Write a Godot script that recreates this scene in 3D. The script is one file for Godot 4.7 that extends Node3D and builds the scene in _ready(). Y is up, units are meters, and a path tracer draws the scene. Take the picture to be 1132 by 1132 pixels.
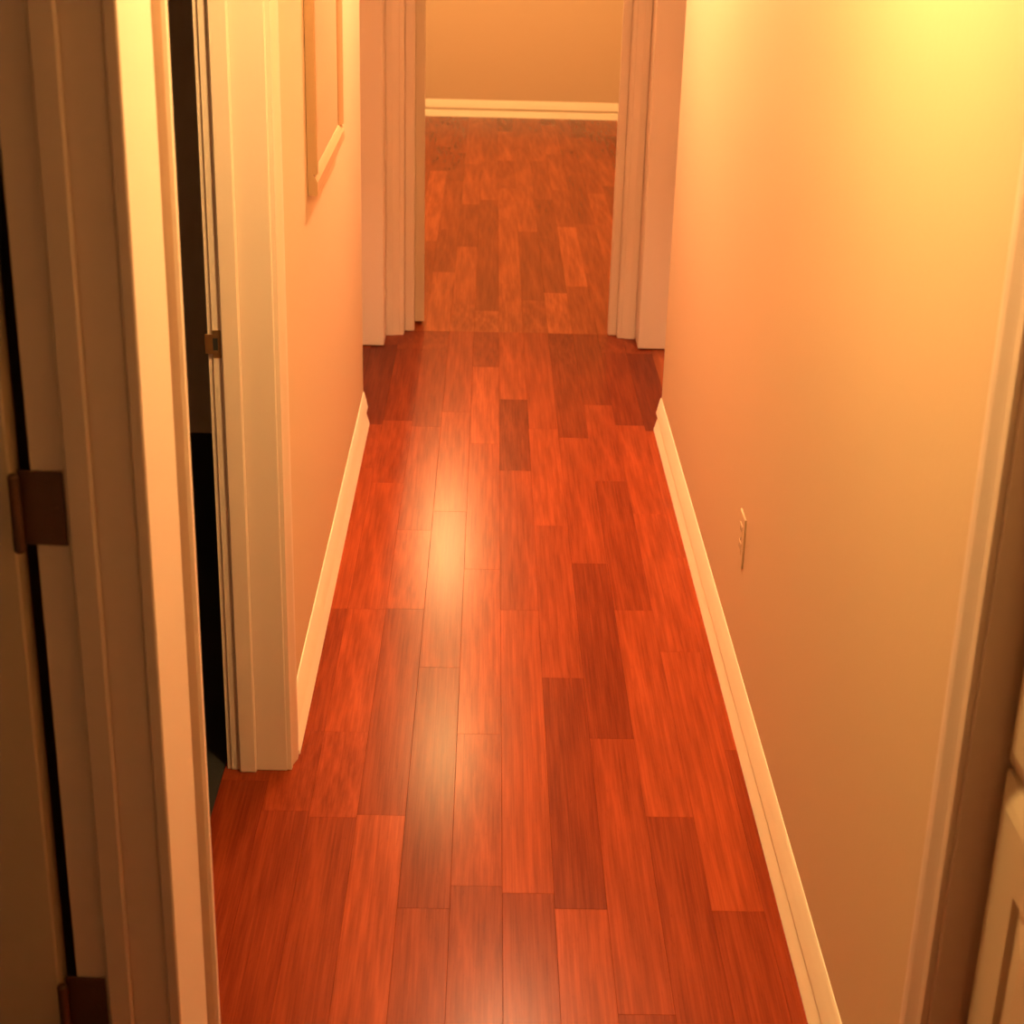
extends Node3D
# A narrow hallway with red-brown plank flooring, seen from eye height looking down its length.
# x to the right, y up, the hall runs towards -z. Units are metres.

const WALL_L := -0.388          # hall face of the left wall
const WALL_R := 0.568           # hall face of the right wall
const THICK := 0.114            # partition thickness
const CEIL := 2.44
const DOOR_H := 2.04
const END := -5.05              # where the hall walls stop at the cross passage
const FAR := -11.18             # wall of the far room
const BACK := 3.5               # wall behind the viewer
const ROOM_L := -0.95           # far room, side walls
const ROOM_R := 1.35
const PITCH := 0.0945           # plank width

var M := {}
var used := {}

func _ready() -> void:
	camera_and_light()
	materials()
	shell()
	floor_boards()
	skirting()
	left_near_doorway()
	left_second_doorway()
	right_cabinet_recess()
	end_doorway()
	linen_cabinet()
	picture()
	outlet()
	hanging_light(Vector3(0.08, CEIL, -2.2), 2.05, lin(1.0, 0.63, 0.21))
	ceiling_light(Vector3(0.11, CEIL, -4.72), 3.9, lin(1.0, 0.56, 0.29))
	ceiling_light(Vector3(-0.15, CEIL, -6.95), 2.7, lin(1.0, 0.56, 0.20))
	ceiling_light(Vector3(-0.22, CEIL, -9.35), 3.0, lin(1.0, 0.56, 0.20))

# ------------------------------------------------------------------ camera, air, light

func camera_and_light() -> void:
	var cam := Camera3D.new()
	cam.name = "camera"
	cam.fov = rad_to_deg(2.0 * atan(566.0 / 1835.455))
	cam.position = Vector3(0, 1.8, 0)
	cam.rotation = Vector3(-0.392745, -0.0193937, 0.0270836)
	var optics := CameraAttributesPhysical.new()      # a phone lens, soft close up and far off
	optics.frustum_focal_length = 12.0 * 1835.455 / 566.0
	optics.frustum_focus_distance = 3.6
	optics.exposure_aperture = 5.2
	optics.frustum_near = 0.05
	optics.frustum_far = 60.0
	cam.attributes = optics
	add_child(cam)
	cam.current = true
	var env := Environment.new()
	env.background_mode = Environment.BG_COLOR
	env.background_color = Color(0, 0, 0)
	env.tonemap_mode = Environment.TONE_MAPPER_LINEAR
	env.tonemap_exposure = 1.14
	env.sdfgi_enabled = true
	env.ssao_enabled = true
	env.ssil_enabled = true
	var we := WorldEnvironment.new()
	we.name = "world_environment"
	we.environment = env
	add_child(we)

# ------------------------------------------------------------------ materials
func lin(r: float, g: float, b: float) -> Color:
	return Color(r, g, b).linear_to_srgb()

func std(c: Color, rough: float, metal := 0.0) -> StandardMaterial3D:
	var m := StandardMaterial3D.new()
	m.albedo_color = c
	m.roughness = rough
	m.metallic = metal
	return m

func noise_tex(freq: float, seed_: int, normal: bool, strength := 1.0) -> NoiseTexture2D:
	var n := FastNoiseLite.new()
	n.seed = seed_
	n.frequency = freq
	n.fractal_octaves = 3
	var t := NoiseTexture2D.new()
	t.width = 512
	t.height = 512
	t.seamless = true
	t.as_normal_map = normal
	t.bump_strength = strength
	t.noise = n
	return t

func painted(c: Color, rough: float, relief: float, seed_: int) -> StandardMaterial3D:
	var m := std(c, rough)
	m.uv1_triplanar = true
	m.uv1_world_triplanar = true
	m.uv1_scale = Vector3(2, 2, 2)
	m.normal_enabled = true
	m.normal_texture = noise_tex(0.05, seed_, true, relief)
	m.normal_scale = 0.025
	return m

func grain_image() -> ImageTexture:
	var w := 256
	var h := 1024
	var fine := FastNoiseLite.new()
	fine.seed = 11
	fine.frequency = 1.0
	var broad := FastNoiseLite.new()
	broad.seed = 23
	broad.frequency = 1.0
	var fleck := FastNoiseLite.new()
	fleck.seed = 37
	fleck.frequency = 1.0
	var img := Image.create(w, h, false, Image.FORMAT_RGB8)
	for y in h:
		var a := TAU * y / h
		var cy := cos(a)
		var sy := sin(a)
		for x in w:
			var u := float(x) / w
			var s := fine.get_noise_3d(u * 26.0, cy * 1.1, sy * 1.1)
			var b := broad.get_noise_3d(u * 5.0, cy * 0.8 + 9.0, sy * 0.8)
			var f := fleck.get_noise_3d(u * 55.0, cy * 9.0, sy * 9.0)
			var v := 0.88 + 0.10 * s + 0.13 * b - 0.35 * maxf(0.0, f - 0.36)
			v = clampf(v, 0.45, 1.0)
			img.set_pixel(x, y, Color(v, pow(v, 1.25), pow(v, 1.3)))
	img.generate_mipmaps()
	return ImageTexture.create_from_image(img)

func materials() -> void:
	M.wall = painted(lin(0.60, 0.445, 0.30), 0.62, 6.0, 3)
	M.ceiling = painted(lin(0.66, 0.63, 0.57), 0.8, 8.0, 4)
	M.trim = painted(lin(0.74, 0.60, 0.53), 0.38, 2.0, 5)
	M.skirt = painted(lin(0.90, 0.82, 0.66), 0.38, 2.0, 5)
	M.door = painted(lin(0.62, 0.50, 0.38), 0.42, 2.0, 6)
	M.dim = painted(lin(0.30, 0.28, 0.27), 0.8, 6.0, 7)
	M.bronze = std(lin(0.13, 0.065, 0.042), 0.5, 0.6)
	M.brass = std(lin(0.30, 0.17, 0.07), 0.38, 0.85)
	M.dark = std(lin(0.01, 0.009, 0.008), 0.8)
	M.frame = painted(lin(0.45, 0.28, 0.155), 0.5, 3.0, 8)
	M.canvas = painted(lin(0.43, 0.28, 0.16), 0.75, 10.0, 9)
	M.screw = std(lin(0.45, 0.36, 0.26), 0.35, 0.6)
	M.base = std(lin(0.7, 0.66, 0.6), 0.4)
	M.wood = []
	var grain := grain_image()
	for t in [[0.374, 0.071, 0.021], [0.326, 0.058, 0.017], [0.287, 0.049, 0.015], [0.244, 0.040, 0.012], [0.204, 0.032, 0.010], [0.161, 0.025, 0.009],
			[0.383, 0.091, 0.030], [0.339, 0.078, 0.025], [0.296, 0.065, 0.021], [0.252, 0.054, 0.017]]:
		var m := std(lin(t[0], t[1], t[2]), 0.23)
		m.albedo_texture = grain
		m.metallic_specular = 0.155
		M.wood.append(m)
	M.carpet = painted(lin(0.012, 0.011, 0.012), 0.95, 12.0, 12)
	M.subfloor = std(lin(0.05, 0.025, 0.015), 0.9)

# ------------------------------------------------------------------ mesh helpers
func mb() -> SurfaceTool:
	var st := SurfaceTool.new()
	st.begin(Mesh.PRIMITIVE_TRIANGLES)
	return st

func tri(st: SurfaceTool, a: Vector3, b: Vector3, c: Vector3, n: Vector3) -> void:
	if (b - a).cross(c - a).dot(n) > 0.0:
		var t := b
		b = c
		c = t
	for p in [a, b, c]:
		st.set_normal(n)
		st.add_vertex(p)

func quad(st: SurfaceTool, a: Vector3, b: Vector3, c: Vector3, d: Vector3, n: Vector3) -> void:
	tri(st, a, b, c, n)
	tri(st, a, c, d, n)

# flat quad whose normal points away from `inside`
func face(st: SurfaceTool, a: Vector3, b: Vector3, c: Vector3, d: Vector3, inside: Vector3) -> void:
	var n := (c - a).cross(d - b).normalized()
	if n.dot((a + b + c + d) * 0.25 - inside) < 0.0:
		n = -n
	quad(st, a, b, c, d, n)

func box(st: SurfaceTool, lo: Vector3, hi: Vector3) -> void:
	var l := Vector3(minf(lo.x, hi.x), minf(lo.y, hi.y), minf(lo.z, hi.z))
	var h := Vector3(maxf(lo.x, hi.x), maxf(lo.y, hi.y), maxf(lo.z, hi.z))
	for ax in 3:
		var u := (ax + 1) % 3
		var v := (ax + 2) % 3
		for s in [0, 1]:
			var q := []
			for k in [[0, 0], [1, 0], [1, 1], [0, 1]]:
				var p := Vector3()
				p[ax] = h[ax] if s else l[ax]
				p[u] = h[u] if k[0] else l[u]
				p[v] = h[v] if k[1] else l[v]
				q.append(p)
			var n := Vector3()
			n[ax] = 1.0 if s else -1.0
			quad(st, q[0], q[1], q[2], q[3], n)

# box with all twelve edges chamfered by c
func cbox(st: SurfaceTool, lo: Vector3, hi: Vector3, c: float) -> void:
	var l := Vector3(minf(lo.x, hi.x), minf(lo.y, hi.y), minf(lo.z, hi.z))
	var h := Vector3(maxf(lo.x, hi.x), maxf(lo.y, hi.y), maxf(lo.z, hi.z))
	var mid := (l + h) * 0.5
	var pt := func(sx: int, sy: int, sz: int, ax: int) -> Vector3:
		var s := [sx, sy, sz]
		var p := Vector3()
		for k in 3:
			var e: float = h[k] if s[k] > 0 else l[k]
			p[k] = e if k == ax else e - c * s[k]
		return p
	for ax in 3:
		var u := (ax + 1) % 3
		var v := (ax + 2) % 3
		for s in [-1, 1]:
			var q := []
			for k in [[-1, -1], [1, -1], [1, 1], [-1, 1]]:
				var sg := [0, 0, 0]
				sg[ax] = s
				sg[u] = k[0]
				sg[v] = k[1]
				q.append(pt.call(sg[0], sg[1], sg[2], ax))
			face(st, q[0], q[1], q[2], q[3], mid)
		for su in [-1, 1]:
			for sv in [-1, 1]:
				var a := [0, 0, 0]
				a[ax] = -1
				a[u] = su
				a[v] = sv
				var b := a.duplicate()
				b[ax] = 1
				face(st, pt.call(a[0], a[1], a[2], u), pt.call(b[0], b[1], b[2], u), pt.call(b[0], b[1], b[2], v), pt.call(a[0], a[1], a[2], v), mid)
	for sx in [-1, 1]:
		for sy in [-1, 1]:
			for sz in [-1, 1]:
				tri(st, pt.call(sx, sy, sz, 0), pt.call(sx, sy, sz, 1), pt.call(sx, sy, sz, 2), Vector3(sx, sy, sz).normalized())

# extrude a polygon (u, v) along `along`: a point is o + u * eu + v * ev
func prism(st: SurfaceTool, poly: Array, o: Vector3, eu: Vector3, ev: Vector3, along: Vector3) -> void:
	var area := 0.0
	for i in poly.size():
		var p: Vector2 = poly[i]
		var q: Vector2 = poly[(i + 1) % poly.size()]
		area += p.x * q.y - q.x * p.y
	var s := signf(area)
	for i in poly.size():
		var p: Vector2 = poly[i]
		var q: Vector2 = poly[(i + 1) % poly.size()]
		var d := q - p
		if d.length() < 1e-7:
			continue
		var n := (eu * d.y - ev * d.x).normalized() * s
		var a := o + eu * p.x + ev * p.y
		var b := o + eu * q.x + ev * q.y
		quad(st, a, b, b + along, a + along, n)
	var idx := Geometry2D.triangulate_polygon(PackedVector2Array(poly))
	var dir := along.normalized()
	for k in range(0, idx.size(), 3):
		var t := []
		for j in 3:
			var p: Vector2 = poly[idx[k + j]]
			t.append(o + eu * p.x + ev * p.y)
		tri(st, t[0], t[1], t[2], -dir)
		tri(st, t[0] + along, t[1] + along, t[2] + along, dir)

# turn a profile (radius, height) about an axis through o
func lathe(st: SurfaceTool, prof: Array, o: Vector3, axis: Vector3, seg := 24) -> void:
	var e1 := axis.cross(Vector3(0.31, 0.17, 0.93)).normalized()
	var e2 := axis.cross(e1).normalized()
	for k in seg:
		var a0 := TAU * k / seg
		var a1 := TAU * (k + 1) / seg
		var d0 := e1 * cos(a0) + e2 * sin(a0)
		var d1 := e1 * cos(a1) + e2 * sin(a1)
		for i in prof.size() - 1:
			var p: Vector2 = prof[i]
			var q: Vector2 = prof[i + 1]
			var t := q - p
			var nn := Vector2(t.y, -t.x).normalized()
			var n0 := (d0 * nn.x + axis * nn.y).normalized()
			var n1 := (d1 * nn.x + axis * nn.y).normalized()
			var v := [o + d0 * p.x + axis * p.y, o + d1 * p.x + axis * p.y, o + d1 * q.x + axis * q.y, o + d0 * q.x + axis * q.y]
			var ns := [n0, n1, n1, n0]
			for f in [[0, 1, 2], [0, 2, 3]]:
				var A: Vector3 = v[f[0]]
				var B: Vector3 = v[f[1]]
				var C: Vector3 = v[f[2]]
				var g := (B - A).cross(C - A)
				if g.length() < 1e-12:
					continue
				var order: Array = f if g.dot(n0) < 0.0 else [f[0], f[2], f[1]]
				for j in order:
					st.set_normal(ns[j])
					st.add_vertex(v[j])

func named(called: String) -> String:
	var n: int = used.get(called, 0)
	used[called] = n + 1
	return called if n == 0 else "%s_%03d" % [called, n]

func build(st: SurfaceTool, called: String, m: Material, parent: Node = null) -> MeshInstance3D:
	var o := MeshInstance3D.new()
	o.name = named(called) if parent == null else called
	o.mesh = st.commit()
	o.mesh.surface_set_material(0, m)
	o.cast_shadow = GeometryInstance3D.SHADOW_CASTING_SETTING_ON
	if parent == null:
		add_child(o, true)
	else:
		parent.add_child(o, true)
	return o

func group_node(called: String, at := Vector3.ZERO) -> Node3D:
	var o := Node3D.new()
	o.name = named(called)
	o.position = at
	add_child(o, true)
	return o

func tag(o: Node, label: String, category: String, kind := "", grp := "") -> Node:
	o.set_meta("label", label)
	o.set_meta("category", category)
	if kind:
		o.set_meta("kind", kind)
	if grp:
		o.set_meta("group", grp)
	return o

# ------------------------------------------------------------------ walls and ceiling
const D1_A := -0.90             # near left doorway, from ... to
const D1_B := -1.722
const D2_A := -2.03             # second left doorway
const D2_B := -2.938
const C_A := -0.86              # recess of the linen cabinet in the right wall
const C_B := -1.662
const HEAD := 2.06              # underside of the door heads

func shell() -> void:
	var xo := WALL_L - THICK
	# left wall: solid runs and the pieces above its two doorways
	var s := mb()
	box(s, Vector3(xo, 0, -0.6), Vector3(WALL_L, CEIL, D1_A + 0.02))
	box(s, Vector3(xo, HEAD, D1_A + 0.02), Vector3(WALL_L, CEIL, D1_B - 0.02))
	box(s, Vector3(xo, 0, D1_B - 0.02), Vector3(WALL_L, CEIL, D2_A + 0.02))
	box(s, Vector3(xo, HEAD, D2_A + 0.02), Vector3(WALL_L, CEIL, D2_B - 0.02))
	box(s, Vector3(xo, 0, D2_B - 0.02), Vector3(WALL_L, CEIL, END))
	tag(build(s, "wall_left", M.wall), "cream painted left hallway wall with two doorways", "wall", "structure")
	# right wall
	s = mb()
	var xr := WALL_R + THICK
	box(s, Vector3(WALL_R, 0, -0.6), Vector3(xr, CEIL, C_A + 0.02))
	box(s, Vector3(WALL_R, HEAD, C_A + 0.02), Vector3(xr, CEIL, C_B - 0.02))
	box(s, Vector3(WALL_R, 0, C_B - 0.02), Vector3(xr, CEIL, END))
	tag(build(s, "wall_right", M.wall), "cream painted right hallway wall lit from above", "wall", "structure")
	# dropped header where the hall meets the cross passage
	s = mb()
	box(s, Vector3(WALL_L, 2.03, END + 0.15), Vector3(WALL_R, CEIL, END))
	tag(build(s, "wall_header", M.wall), "cream dropped header across the far end of the hallway", "wall", "structure")
	# wall of the far room
	s = mb()
	box(s, Vector3(ROOM_L - THICK, 0, FAR), Vector3(ROOM_R + THICK, CEIL, FAR - THICK))
	tag(build(s, "wall_far", M.wall), "tan wall of the far room beyond the end doorway", "wall", "structure")
	s = mb()
	box(s, Vector3(ROOM_L - THICK, 0, FAR), Vector3(ROOM_L, CEIL, -6.2))
	tag(build(s, "wall_far_left", M.wall), "cream left side wall of the far room", "wall", "structure")
	s = mb()
	box(s, Vector3(ROOM_R, 0, FAR), Vector3(ROOM_R + THICK, CEIL, -6.2))
	tag(build(s, "wall_far_right", M.wall), "cream right side wall of the far room", "wall", "structure")
	# cross passage: its far wall with the end doorway cut through
	s = mb()
	box(s, Vector3(-2.6, 0, -5.935), Vector3(WALL_L, CEIL, -6.2))
	box(s, Vector3(0.578, 0, -5.965), Vector3(2.6, CEIL, -6.2))
	box(s, Vector3(WALL_L, 0, -6.085), Vector3(-0.33, CEIL, -6.2))
	box(s, Vector3(0.52, 0, -6.105), Vector3(0.578, CEIL, -6.2))
	box(s, Vector3(-0.33, HEAD, -6.085), Vector3(0.52, CEIL, -6.2))
	tag(build(s, "wall_passage", M.wall), "cream passage wall holding the narrow end doorway", "wall", "structure")
	# cross passage: near walls, either side of the hall
	s = mb()
	box(s, Vector3(-0.502, 0, END), Vector3(-0.56, CEIL, -5.935))
	box(s, Vector3(-2.6, 0, END), Vector3(WALL_L - THICK, CEIL, END + THICK))
	tag(build(s, "wall_passage_left", M.trim), "white side of the recess left of the end doorway", "wall", "structure")
	s = mb()
	box(s, Vector3(0.682, 0, END), Vector3(0.74, CEIL, -5.965))
	box(s, Vector3(2.6, 0, END), Vector3(WALL_R + THICK, CEIL, END + THICK))
	tag(build(s, "wall_passage_right", M.trim), "white side of the recess right of the end doorway", "wall", "structure")
	# partition between the two unlit left rooms, and the outer walls that close everything
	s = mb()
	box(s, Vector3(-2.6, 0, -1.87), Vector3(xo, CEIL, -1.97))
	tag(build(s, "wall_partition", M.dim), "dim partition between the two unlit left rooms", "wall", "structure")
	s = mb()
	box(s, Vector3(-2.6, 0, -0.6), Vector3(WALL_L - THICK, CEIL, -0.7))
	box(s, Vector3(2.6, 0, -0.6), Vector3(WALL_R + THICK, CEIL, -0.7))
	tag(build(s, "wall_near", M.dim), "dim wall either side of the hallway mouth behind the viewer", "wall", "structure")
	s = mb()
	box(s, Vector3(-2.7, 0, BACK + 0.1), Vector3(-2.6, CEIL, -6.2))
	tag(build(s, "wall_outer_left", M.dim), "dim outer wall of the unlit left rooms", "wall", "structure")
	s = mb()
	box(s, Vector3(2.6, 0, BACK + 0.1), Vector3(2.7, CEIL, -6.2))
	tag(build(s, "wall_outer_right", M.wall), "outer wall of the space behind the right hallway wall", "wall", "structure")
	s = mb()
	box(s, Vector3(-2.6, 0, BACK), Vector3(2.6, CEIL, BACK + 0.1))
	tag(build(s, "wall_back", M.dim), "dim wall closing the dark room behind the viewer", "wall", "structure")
	s = mb()
	box(s, Vector3(-2.7, CEIL, BACK + 0.1), Vector3(2.7, CEIL + 0.1, FAR - THICK))
	tag(build(s, "ceiling", M.ceiling), "flat off-white ceiling above hallway and rooms", "ceiling", "structure")

# ------------------------------------------------------------------ floor
# One plank of unit length along -z, top at y = 0, small chamfers; scaled to its length.
func plank_mesh(u0: float, v0: float, length: float) -> ArrayMesh:
	var st := mb()
	var w := PITCH * 0.5 - 0.0001
	var t := 0.0005
	var dz := t / length
	var ring := func(x: float, y: float, z: float) -> Array:
		return [Vector3(-x, y, -z), Vector3(x, y, -z), Vector3(x, y, -1.0 + z), Vector3(-x, y, -1.0 + z)]
	var e := 0.0001 / length
	var top: Array = ring.call(w - t, 0.0, dz + e)
	var mid: Array = ring.call(w, -0.0005, e)
	var low: Array = ring.call(w, -0.011, e)
	var put := func(a: Vector3, b: Vector3, c: Vector3, d: Vector3, n: Vector3) -> void:
		var q := [a, b, c, a, c, d]
		if (b - a).cross(c - a).dot(n) > 0.0:
			q = [a, c, b, a, d, c]
		for p in q:
			st.set_normal(n)
			st.set_uv(Vector2(u0 + (p.x / PITCH + 0.5) * 0.8, v0 - p.z * length * 0.55))
			st.add_vertex(p)
	put.call(top[0], top[1], top[2], top[3], Vector3.UP)
	var outs := [Vector3(0, 0, 1), Vector3(1, 0, 0), Vector3(0, 0, -1), Vector3(-1, 0, 0)]
	for k in 4:
		var j := (k + 1) % 4
		put.call(mid[k], mid[j], top[j], top[k], (outs[k] + Vector3.UP).normalized())
		put.call(low[k], low[j], mid[j], mid[k], outs[k])
	return st.commit()

func floor_boards() -> void:
	var s := mb()
	# sub-floor under the planks, dark carpet in the unlit left rooms
	box(s, Vector3(-2.6, -0.05, BACK), Vector3(2.6, -0.011, FAR))
	var fl := build(s, "floor", M.subfloor)
	tag(fl, "glossy red-brown hardwood plank floor", "floor", "structure")
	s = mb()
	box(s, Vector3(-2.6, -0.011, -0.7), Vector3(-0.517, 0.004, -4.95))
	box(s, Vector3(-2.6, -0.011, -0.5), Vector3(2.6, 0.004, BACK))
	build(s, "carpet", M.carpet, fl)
	var rng := RandomNumberGenerator.new()
	rng.seed = 77
	var variants := []
	for k in 10:
		variants.append(plank_mesh(rng.randf() * 0.2 + 0.25 * (k % 4), rng.randf(), 0.9))
	# rows seen in the photograph: list of [end nearest the viewer, tone], from near to far; the last runs on
	var rows := {
		-5: [[-2.02, 4], [-2.90, 3], [-4.1, 2], [-4.95, 5], [-5.9, 3]],
		-4: [[-2.0, 4], [-2.79, 3], [-3.10, 3], [-3.70, 1], [-4.67, 2], [-5.06, 5], [-5.95, 3]],
		-3: [[-1.9, 3], [-2.77, 2], [-3.10, 1], [-3.70, 1], [-4.55, 2], [-5.1, 4], [-5.9, 3]],
		-2: [[-2.0, 1], [-2.78, 3], [-3.705, 1], [-4.20, 2], [-5.05, 3], [-5.9, 3]],
		-1: [[-1.75, 3], [-2.48, 4], [-3.40, 3], [-4.34, 1], [-5.2, 2]],
		0: [[-2.0, 3], [-2.55, 2], [-3.10, 1], [-3.95, 1], [-4.9, 0], [-5.7, 3]],
		1: [[-1.6, 3], [-2.53, 1], [-3.71, 2], [-4.67, 4], [-5.34, 1]],
		2: [[-1.6, 1], [-2.485, 4], [-3.36, 2], [-4.25, 1], [-5.05, 2]],
		3: [[-2.2, 2], [-3.09, 4], [-4.0, 2], [-4.97, 4], [-5.75, 4]],
		4: [[-1.8, 3], [-2.79, 1], [-3.72, 3], [-4.6, 2], [-5.3, 4]],
		5: [[-1.5, 3], [-2.486, 1], [-3.5, 1], [-4.35, 1], [-5.1, 4], [-5.9, 3]],
		6: [[-2.1, 3], [-3.05, 1], [-4.05, 1], [-5.05, 5], [-5.9, 3]],
	}
	var first := -5   # row index k covers 0.1445 + (k - 2) * PITCH onward
	for k in range(first, 2 + 6):
		place_row(fl, k, -0.5, -6.14, rows.get(k, []), variants, rng)
	for k in range(-9, 15):
		place_row(fl, k, -6.14, FAR, [], variants, rng)

func place_row(fl: Node, k: int, z0: float, z1: float, seen: Array, variants: Array, rng: RandomNumberGenerator) -> void:
	var x := 0.1445 + (k - 2) * PITCH + PITCH * 0.5
	var cuts := []              # [start, tone]
	if seen.size() > 0:
		var z: float = seen[0][0] + 0.85
		cuts = seen.duplicate()
		while z < z0:
			cuts.push_front([z, 2 + rng.randi() % 2])
			z += 0.9
		cuts.push_front([z0, 2])
		z = cuts[-1][0] - 0.8 - rng.randf() * 0.2
		while z > z1 + 0.12:
			cuts.append([z, 1 + rng.randi() % 4])
			z -= 0.7 + rng.randf() * 0.5
	else:
		cuts.append([z0, 6 + rng.randi() % 3])
		var z := z0 - 0.25 - rng.randf() * 0.8
		while z > z1 + 0.12:
			cuts.append([z, [6, 7, 7, 8, 8, 9][rng.randi() % 6]])
			z -= 0.75 + rng.randf() * 0.5
	for i in cuts.size():
		var a: float = cuts[i][0]
		var b: float = cuts[i + 1][0] if i + 1 < cuts.size() else z1
		if a - b < 0.01:
			continue
		var p := MeshInstance3D.new()
		p.name = "plank"
		p.mesh = variants[rng.randi() % variants.size()]
		p.material_override = M.wood[cuts[i][1]]
		p.position = Vector3(x, 0, a)
		p.scale = Vector3(1, 1, a - b)
		fl.add_child(p, true)

# ------------------------------------------------------------------ skirting
func board_profile() -> Array:
	return [Vector2(0, 0.0005), Vector2(0.0190, 0.0005), Vector2(0.0185, 0.004), Vector2(0.0090, 0.038), Vector2(0.0025, 0.041), Vector2(0.0025, 0.054), Vector2(0.0135, 0.0555), Vector2(0.0140, 0.059),
		Vector2(0.0085, 0.085), Vector2(0.0035, 0.104), Vector2(0.0012, 0.110), Vector2(0, 0.110)]

func skirting() -> void:
	var s := mb()
	prism(s, board_profile(), Vector3(WALL_L, 0, -3.004), Vector3(1, 0, 0), Vector3.UP, Vector3(0, 0, END - 0.012 + 3.004))
	tag(build(s, "baseboard_left", M.skirt), "white moulded baseboard along the left hallway wall", "baseboard", "structure")
	s = mb()
	prism(s, board_profile(), Vector3(WALL_R, 0, -1.742), Vector3(-1, 0, 0), Vector3.UP, Vector3(0, 0, END - 0.012 + 1.742))
	tag(build(s, "baseboard_right", M.skirt), "long white moulded baseboard along the right hallway wall", "baseboard", "structure")
	s = mb()
	prism(s, board_profile(), Vector3(ROOM_L, 0, FAR), Vector3(0, 0, 1), Vector3.UP, Vector3(ROOM_R - ROOM_L, 0, 0))
	tag(build(s, "baseboard_far", M.skirt), "white moulded baseboard along the far wall", "baseboard", "structure")

# ------------------------------------------------------------------ door frames
# casing profile: u across the board from the opening outwards, v out of the wall
func casing_profile(w := 0.062) -> Array:
	return [Vector2(0, 0), Vector2(0, 0.008), Vector2(0.002, 0.0085), Vector2(0.012, 0.0095), Vector2(0.016, 0.0085), Vector2(0.024, 0.0105), Vector2(0.040, 0.0155), Vector2(w - 0.012, 0.0165), Vector2(w - 0.004, 0.0165), Vector2(w, 0.012), Vector2(w, 0)]

# A frame in a wall that runs along z. side: +1 the opening is left of the hall (face looks +x), -1 right of it.
func frame_along_z(t: Node3D, wall_x: float, side: float, near_z: float, far_z: float, both := true, wide := 0.0) -> void:
	var out := Vector3(side, 0, 0)
	var h := HEAD - 0.02
	var s := mb()
	if wide > 0.0:
		cbox(s, Vector3(wall_x, 0, far_z + 0.004), Vector3(wall_x + side * 0.015, h + 0.067, far_z - wide), 0.002)
	else:
		prism(s, casing_profile(), Vector3(wall_x, 0, far_z - 0.005), Vector3(0, 0, -1), out, Vector3(0, h + 0.067, 0))
	build(s, "casing", M.trim, t)
	s = mb()
	prism(s, casing_profile(), Vector3(wall_x, 0, near_z + 0.005), Vector3(0, 0, 1), out, Vector3(0, h + 0.067, 0))
	build(s, "casing", M.trim, t)
	s = mb()
	prism(s, casing_profile(), Vector3(wall_x, h + 0.005, near_z + 0.005), Vector3(0, 1, 0), out, Vector3(0, 0, far_z - near_z - 0.01))
	build(s, "head_casing", M.trim, t)
	if both:
		var back := wall_x - side * THICK
		for e in [[far_z - 0.005, -1.0], [near_z + 0.005, 1.0]]:
			s = mb()
			prism(s, casing_profile(), Vector3(back, 0, e[0]), Vector3(0, 0, e[1]), -out, Vector3(0, h + 0.067, 0))
			build(s, "casing", M.trim, t)
		s = mb()
		prism(s, casing_profile(), Vector3(back, h + 0.005, near_z + 0.005), Vector3(0, 1, 0), -out, Vector3(0, 0, far_z - near_z - 0.01))
		build(s, "head_casing", M.trim, t)
	# jambs line the opening, 2 cm thick
	var x0 := wall_x
	var x1 := wall_x - side * THICK
	s = mb()
	cbox(s, Vector3(x0, 0, far_z), Vector3(x1, h, far_z - 0.02), 0.0015)
	build(s, "jamb", M.trim, t)
	s = mb()
	cbox(s, Vector3(x0, 0, near_z), Vector3(x1, h, near_z + 0.02), 0.0015)
	build(s, "jamb", M.trim, t)
	s = mb()
	cbox(s, Vector3(x0, h, near_z + 0.02), Vector3(x1, h + 0.02, far_z - 0.02), 0.0015)
	build(s, "head_jamb", M.trim, t)

func stops(t: Node3D, xa: float, xb: float, near_z: float, far_z: float) -> void:
	var h := HEAD - 0.02
	var d := 0.011
	var s := mb()
	cbox(s, Vector3(xa, 0, far_z + d), Vector3(xb, h, far_z), 0.003)
	build(s, "door_stop", M.trim, t)
	s = mb()
	cbox(s, Vector3(xa, 0, near_z - d), Vector3(xb, h, near_z), 0.003)
	build(s, "door_stop", M.trim, t)
	s = mb()
	cbox(s, Vector3(xa, h - d, near_z - d), Vector3(xb, h, far_z + d), 0.003)
	build(s, "door_stop", M.trim, t)

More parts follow.
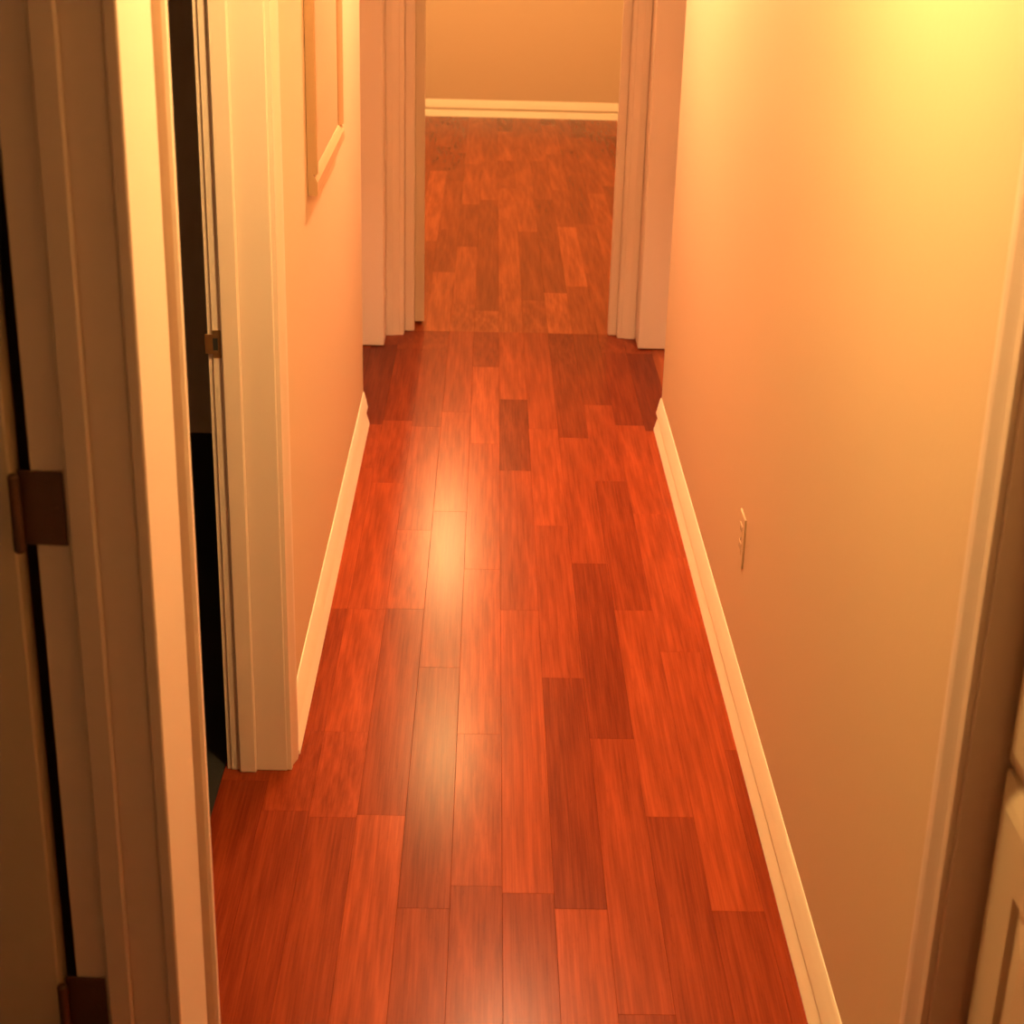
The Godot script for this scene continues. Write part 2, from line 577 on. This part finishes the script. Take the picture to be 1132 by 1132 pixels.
func left_near_doorway() -> void:
	var t := group_node("trim_1")
	frame_along_z(t, WALL_L, 1.0, D1_A, D1_B, false, 0.17)
	stops(t, -0.432, -0.462, D1_A, D1_B)
	tag(t, "shaded white door frame at the left edge, with the dark hinges", "door frame", "structure")
	# the door, swung back into the unlit room: pivot on the room side of the far jamb
	var px := -0.5205
	var d := group_node("door_1", Vector3(px, 0, D1_B + 0.016))
	d.rotation.y = deg_to_rad(-BACK)
	tag(d, "shaded painted panel door swung open at the left edge", "door", "structure")
	# local: the slab runs along -x from the pivot, the face towards the viewer is +z
	panel_door(d, 0.76, 0.035, 0.012)
	for y in [0.394, 1.081, 1.768]:
		var s := mb()
		lathe(s, [Vector2(0, -0.047), Vector2(0.004, -0.047), Vector2(0.0065, -0.044), Vector2(0.0065, 0.044), Vector2(0.004, 0.047), Vector2(0, 0.047)], Vector3(0.0055, y, 0.004), Vector3.UP, 16)
		var hg := build(s, "hinge", M.bronze, d)
		hg.set_meta("label", "dark bronze butt hinge")
		s = mb()
		cbox(s, Vector3(0.004, y - 0.0445, -0.017), Vector3(0.054, y + 0.0445, -0.0135), 0.0006)
		build(s, "hinge_leaf", M.bronze, hg)
		for k in 3:
			s = mb()
			lathe(s, [Vector2(0.0045, 0), Vector2(0.004, 0.0008), Vector2(0, 0.001)], Vector3(0.037 + (0.006 if k == 1 else 0.0), y + (k - 1) * 0.028, -0.0135), Vector3(0, 0, 1), 12)
			build(s, "screw", M.bronze, hg)

# slab along -x from the origin, thickness in -z, with two sunk panels on its +z face and stiles and rails around them
func panel_door(d: Node3D, w: float, th: float, gap: float) -> void:
	var h := DOOR_H - 0.006
	var st := 0.115
	var s := mb()
	cbox(s, Vector3(0, gap, 0), Vector3(-st, h, -th), 0.002)
	build(s, "stile", M.door, d)
	s = mb()
	cbox(s, Vector3(-w + st, gap, 0), Vector3(-w, h, -th), 0.002)
	build(s, "stile", M.door, d)
	for r in [[gap, 0.22], [0.92, 1.05], [h - 0.12, h]]:
		s = mb()
		box(s, Vector3(-st, r[0], -0.0006), Vector3(-w + st, r[1], -th + 0.0006))
		build(s, "rail", M.door, d)
	for r in [[0.22, 0.92], [1.05, h - 0.12]]:
		s = mb()
		box(s, Vector3(-st, r[0], -0.011), Vector3(-w + st, r[1], -th + 0.011))
		var lo := Vector3(-w + st + 0.03, r[0] + 0.03, -0.012)
		var hi := Vector3(-st - 0.03, r[1] - 0.03, -0.004)
		cbox(s, lo, hi, 0.006)
		build(s, "panel", M.door, d)

func left_second_doorway() -> void:
	var t := group_node("trim_2")
	frame_along_z(t, WALL_L, 1.0, D2_A, D2_B, true)
	stops(t, -0.449, -0.484, D2_A, D2_B)
	# strike plate let into the far jamb, with its latch hole
	var s := mb()
	cbox(s, Vector3(-0.4855, 0.878, D2_B + 0.0012), Vector3(-0.5005, 0.931, D2_B - 0.001), 0.0005)
	cbox(s, Vector3(-0.4865, 0.886, D2_B + 0.0014), Vector3(-0.515, 0.923, D2_B - 0.001), 0.0005)
	var sp := build(s, "strike_plate", M.brass, t)
	sp.set_meta("label", "small dark brass strike plate")
	s = mb()
	box(s, Vector3(-0.491, 0.893, D2_B + 0.0017), Vector3(-0.5, 0.916, D2_B - 0.001))
	build(s, "latch_hole", M.dark, sp)
	tag(t, "lit white door frame of the second left doorway, with a strike plate", "door frame", "structure")

func right_cabinet_recess() -> void:
	var t := group_node("trim_3")
	frame_along_z(t, WALL_R, -1.0, C_A, C_B, false)
	tag(t, "white casing framing the built-in cabinet at the right edge", "door frame", "structure")

func end_doorway() -> void:
	# flat white boards closing the ends of the passage walls, either side
	var t := group_node("trim_4")
	var s := mb()
	cbox(s, Vector3(-0.378, 0.004, -5.92), Vector3(-0.5, CEIL - 0.002, -5.935), 0.002)
	build(s, "board", M.trim, t)
	s = mb()
	cbox(s, Vector3(-0.376, 0.004, -5.921), Vector3(-0.388, CEIL - 0.002, -6.083), 0.002)
	build(s, "board", M.trim, t)
	tag(t, "white corner boards left of the end doorway", "trim", "structure")
	t = group_node("trim_5")
	s = mb()
	cbox(s, Vector3(0.570, 0.004, -5.95), Vector3(0.68, CEIL - 0.002, -5.965), 0.002)
	build(s, "board", M.trim, t)
	s = mb()
	cbox(s, Vector3(0.568, 0.004, -5.951), Vector3(0.578, CEIL - 0.002, -6.103), 0.002)
	build(s, "board", M.trim, t)
	tag(t, "white corner boards right of the end doorway", "trim", "structure")
	# the frame of the end doorway itself
	t = group_node("trim_6")
	var h := HEAD - 0.02
	s = mb()
	prism(s, casing_profile(0.066), Vector3(-0.312, 0, -6.085), Vector3(-1, 0, 0), Vector3(0, 0, 1), Vector3(0, h + 0.067, 0))
	build(s, "casing", M.trim, t)
	s = mb()
	prism(s, casing_profile(0.066), Vector3(0.502, 0, -6.105), Vector3(1, 0, 0), Vector3(0, 0, 1), Vector3(0, h + 0.067, 0))
	build(s, "casing", M.trim, t)
	s = mb()
	prism(s, casing_profile(0.066), Vector3(-0.312, h, -6.085), Vector3(0, 1, 0), Vector3(0, 0, 1), Vector3(0.814, 0, 0))
	build(s, "head_casing", M.trim, t)
	s = mb()
	cbox(s, Vector3(-0.31, 0, -6.086), Vector3(-0.33, h, -6.2), 0.0015)
	build(s, "jamb", M.trim, t)
	s = mb()
	cbox(s, Vector3(0.50, 0, -6.106), Vector3(0.52, h, -6.2), 0.0015)
	build(s, "jamb", M.trim, t)
	s = mb()
	cbox(s, Vector3(-0.33, h, -6.086), Vector3(0.52, h + 0.02, -6.2), 0.0015)
	build(s, "head_jamb", M.trim, t)
	for e in [[-0.31, -0.274], [0.50, 0.468]]:
		s = mb()
		cbox(s, Vector3(e[0], 0, -6.13), Vector3(e[1], h, -6.165), 0.003)
		build(s, "door_stop", M.trim, t)
	tag(t, "white frame of the narrow end doorway", "door frame", "structure")
	# its door, swung right back into the far room, seen on its edge
	var d := group_node("door_2", Vector3(-0.2755, 0, -6.208))
	d.rotation.y = deg_to_rad(-83.0)
	tag(d, "white door standing open beyond the end doorway, seen on edge", "door", "structure")
	panel_door(d, 0.70, 0.037, 0.016)

# ------------------------------------------------------------------ things
func cabinet_door(t: Node3D, x: float, z0: float, z1: float, y0: float, y1: float) -> void:
	# built facing -x: bevelled rim, flat frame, groove, raised field
	var s := mb()
	var rim := [[0.018, 0.0], [0.012, 0.0], [0.0, 0.028]]      # depth behind the face, inset
	var loop := func(dep: float, ins: float) -> Array:
		return [Vector3(x + dep, y0 + ins, z0 - ins), Vector3(x + dep, y0 + ins, z1 + ins), Vector3(x + dep, y1 - ins, z1 + ins), Vector3(x + dep, y1 - ins, z0 - ins)]
	var steps := [[0.018, 0.0], [0.010, 0.0], [0.003, 0.018], [0.0, 0.030], [0.0, 0.104], [0.007, 0.110], [0.007, 0.116], [0.001, 0.150]]
	var mid := Vector3(x + 0.3, (y0 + y1) / 2, (z0 + z1) / 2)
	for i in steps.size() - 1:
		var a: Array = loop.call(steps[i][0], steps[i][1])
		var b: Array = loop.call(steps[i + 1][0], steps[i + 1][1])
		for k in 4:
			var j := (k + 1) % 4
			var n: Vector3 = (a[j] - a[k]).cross(b[k] - a[k]).normalized()
			if n.x > 0.001 or (absf(n.x) <= 0.001 and n.dot(a[k] - mid) < 0.0):
				n = -n
			quad(s, a[k], a[j], b[j], b[k], n)
	var f: Array = loop.call(steps[-1][0], steps[-1][1])
	quad(s, f[0], f[1], f[2], f[3], Vector3(-1, 0, 0))
	var bk: Array = loop.call(0.018, 0.0)
	quad(s, bk[0], bk[1], bk[2], bk[3], Vector3(1, 0, 0))
	build(s, "door", M.door, t)

func linen_cabinet() -> void:
	var t := group_node("linen_cabinet")
	var z0 := C_A - 0.004
	var z1 := C_B + 0.004
	var s := mb()
	# carcass: sides, back, top, bottom and the rails behind the doors
	box(s, Vector3(0.640, 0.0, z0), Vector3(1.05, 2.035, z0 - 0.018))
	box(s, Vector3(0.640, 0.0, z1 + 0.018), Vector3(1.05, 2.035, z1))
	box(s, Vector3(1.04, 0.0, z0 - 0.018), Vector3(1.05, 2.035, z1 + 0.018))
	box(s, Vector3(0.640, 2.017, z0 - 0.018), Vector3(1.04, 2.035, z1 + 0.018))
	box(s, Vector3(0.640, 0.07, z0 - 0.018), Vector3(1.04, 0.09, z1 + 0.018))
	build(s, "carcass", M.door, t)
	s = mb()
	box(s, Vector3(0.624, 0.0, z0), Vector3(0.640, 2.035, z0 - 0.04))
	box(s, Vector3(0.624, 0.0, z1 + 0.04), Vector3(0.640, 2.035, z1))
	box(s, Vector3(0.624, 0.78, z0 - 0.04), Vector3(0.640, 0.84, z1 + 0.04))
	box(s, Vector3(0.624, 0.0, z0 - 0.04), Vector3(0.640, 0.10, z1 + 0.04))
	box(s, Vector3(0.624, 1.99, z0 - 0.04), Vector3(0.640, 2.035, z1 + 0.04))
	build(s, "face_frame", M.door, t)
	cabinet_door(t, 0.604, z0 - 0.003, z1 + 0.003, 0.085, 0.805)
	cabinet_door(t, 0.604, z0 - 0.003, z1 + 0.003, 0.817, 2.005)
	tag(t, "white built-in linen cabinet with stacked panel doors in the right wall", "cabinet")

func picture() -> void:
	var x0 := WALL_L + 0.001
	var z0 := -3.555
	var z1 := -4.235
	var y0 := 1.052
	var y1 := 1.78
	var w := 0.045
	var th := 0.021
	var t := group_node("picture_frame")
	var prof := [Vector2(0, 0), Vector2(0, th - 0.003), Vector2(0.003, th), Vector2(0.028, th), Vector2(0.038, th - 0.005), Vector2(w, th - 0.010), Vector2(w, 0)]
	for r in [[Vector3(x0, y0, z0), Vector3(0, 1, 0), Vector3(0, 0, z1 - z0)], [Vector3(x0, y1, z0), Vector3(0, -1, 0), Vector3(0, 0, z1 - z0)],
			[Vector3(x0, y0 + w, z0), Vector3(0, 0, -1), Vector3(0, y1 - y0 - 2 * w, 0)], [Vector3(x0, y0 + w, z1), Vector3(0, 0, 1), Vector3(0, y1 - y0 - 2 * w, 0)]]:
		var s := mb()
		prism(s, prof, r[0], r[1], Vector3(1, 0, 0), r[2])
		build(s, "frame_rail", M.frame, t)
	var c := mb()
	box(c, Vector3(x0 + 0.002, y0 + w, z0 - w), Vector3(x0 + th - 0.012, y1 - w, z1 + w))
	build(c, "canvas", M.canvas, t)
	tag(t, "tan framed picture hanging on the left hallway wall", "picture")

func outlet() -> void:
	var t := group_node("wall_outlet")
	var zc := -3.315
	var yc := 0.375
	var s := mb()
	cbox(s, Vector3(WALL_R, yc - 0.058, zc - 0.036), Vector3(WALL_R - 0.004, yc + 0.058, zc + 0.036), 0.002)
	build(s, "plate", M.wall, t)
	for k in [-1, 1]:
		s = mb()
		cbox(s, Vector3(WALL_R - 0.0035, yc + k * 0.02 - 0.014, zc - 0.017), Vector3(WALL_R - 0.0052, yc + k * 0.02 + 0.014, zc + 0.017), 0.001)
		var so := build(s, "socket", M.wall, t)
		for j in [-1, 1]:
			s = mb()
			box(s, Vector3(WALL_R - 0.005, yc + k * 0.02 - 0.002, zc + j * 0.0064 - 0.001), Vector3(WALL_R - 0.0054, yc + k * 0.02 + 0.007, zc + j * 0.0064 + 0.001))
			build(s, "slot", M.dark, so)
	s = mb()
	lathe(s, [Vector2(0.004, 0), Vector2(0.0035, 0.001), Vector2(0, 0.0012)], Vector3(WALL_R - 0.004, yc, zc), Vector3(-1, 0, 0), 12)
	build(s, "screw", M.screw, t)
	tag(t, "small wall-coloured electrical outlet low on the right hallway wall", "outlet")

var lamp_words := ["flush ceiling light at the far end of the hallway, before the header",
	"flush ceiling light in the far room, just beyond the end doorway", "flush ceiling light deep in the far room, nearer its end wall"]
var lamp_count := 0

func ceiling_light(at: Vector3, energy: float, colour: Color) -> void:
	var t := group_node("ceiling_light", at)
	var s := mb()
	lathe(s, [Vector2(0, 0), Vector2(0.125, 0), Vector2(0.125, -0.016), Vector2(0.118, -0.022), Vector2(0, -0.022)], Vector3.ZERO, Vector3.UP, 32)
	build(s, "base", M.base, t)
	s = mb()
	var prof := [Vector2(0.112, -0.022)]
	for k in range(1, 9):
		var a := PI / 2 * k / 8
		prof.append(Vector2(0.112 * cos(a), -0.022 - 0.07 * sin(a)))
	lathe(s, prof, Vector3.ZERO, Vector3.UP, 32)
	build(s, "lamp_diffuser", glow(colour), t)
	bulb(t, Vector3(0, -0.075, 0), energy, colour)
	tag(t, lamp_words[lamp_count], "ceiling light", "", "flush ceiling lights along the hallway line")
	lamp_count += 1

func glow(colour: Color) -> StandardMaterial3D:
	var g := std(Color(0.9, 0.88, 0.82), 0.5)
	g.emission_enabled = true
	g.emission = colour
	g.emission_energy_multiplier = 2.0
	return g

func bulb(t: Node3D, at: Vector3, energy: float, colour: Color) -> void:
	var l := OmniLight3D.new()
	l.name = "lamp_light"
	l.light_color = colour
	l.light_energy = energy
	l.light_size = 0.06
	l.omni_range = 20.0
	l.omni_attenuation = 2.0
	l.shadow_enabled = true
	l.position = at
	t.add_child(l)

func hanging_light(at: Vector3, energy: float, colour: Color) -> void:
	var t := group_node("globe_light", at)
	var s := mb()
	lathe(s, [Vector2(0, 0), Vector2(0.065, 0), Vector2(0.062, -0.014), Vector2(0.03, -0.022), Vector2(0.012, -0.026), Vector2(0.012, -0.115), Vector2(0.042, -0.12), Vector2(0.042, -0.14), Vector2(0, -0.14)], Vector3.ZERO, Vector3.UP, 28)
	build(s, "stem", M.base, t)
	s = mb()
	lathe(s, [Vector2(0.043, -0.118), Vector2(0.09, -0.128), Vector2(0.135, -0.155), Vector2(0.160, -0.196), Vector2(0.163, -0.196), Vector2(0.138, -0.152), Vector2(0.092, -0.124), Vector2(0.043, -0.114)], Vector3.ZERO, Vector3.UP, 32)
	build(s, "shade", M.base, t)
	s = mb()
	var prof := []
	for k in 13:
		var a := deg_to_rad(lerpf(50.0, -90.0, k / 12.0))
		prof.append(Vector2(0.075 * cos(a), -0.215 + 0.075 * sin(a)))
	lathe(s, prof, Vector3.ZERO, Vector3.UP, 28)
	build(s, "lamp_globe", glow(colour), t)
	bulb(t, Vector3(0, -0.215, 0), energy, colour)
	tag(t, "shaded globe light on a short stem above the second left doorway", "ceiling light")
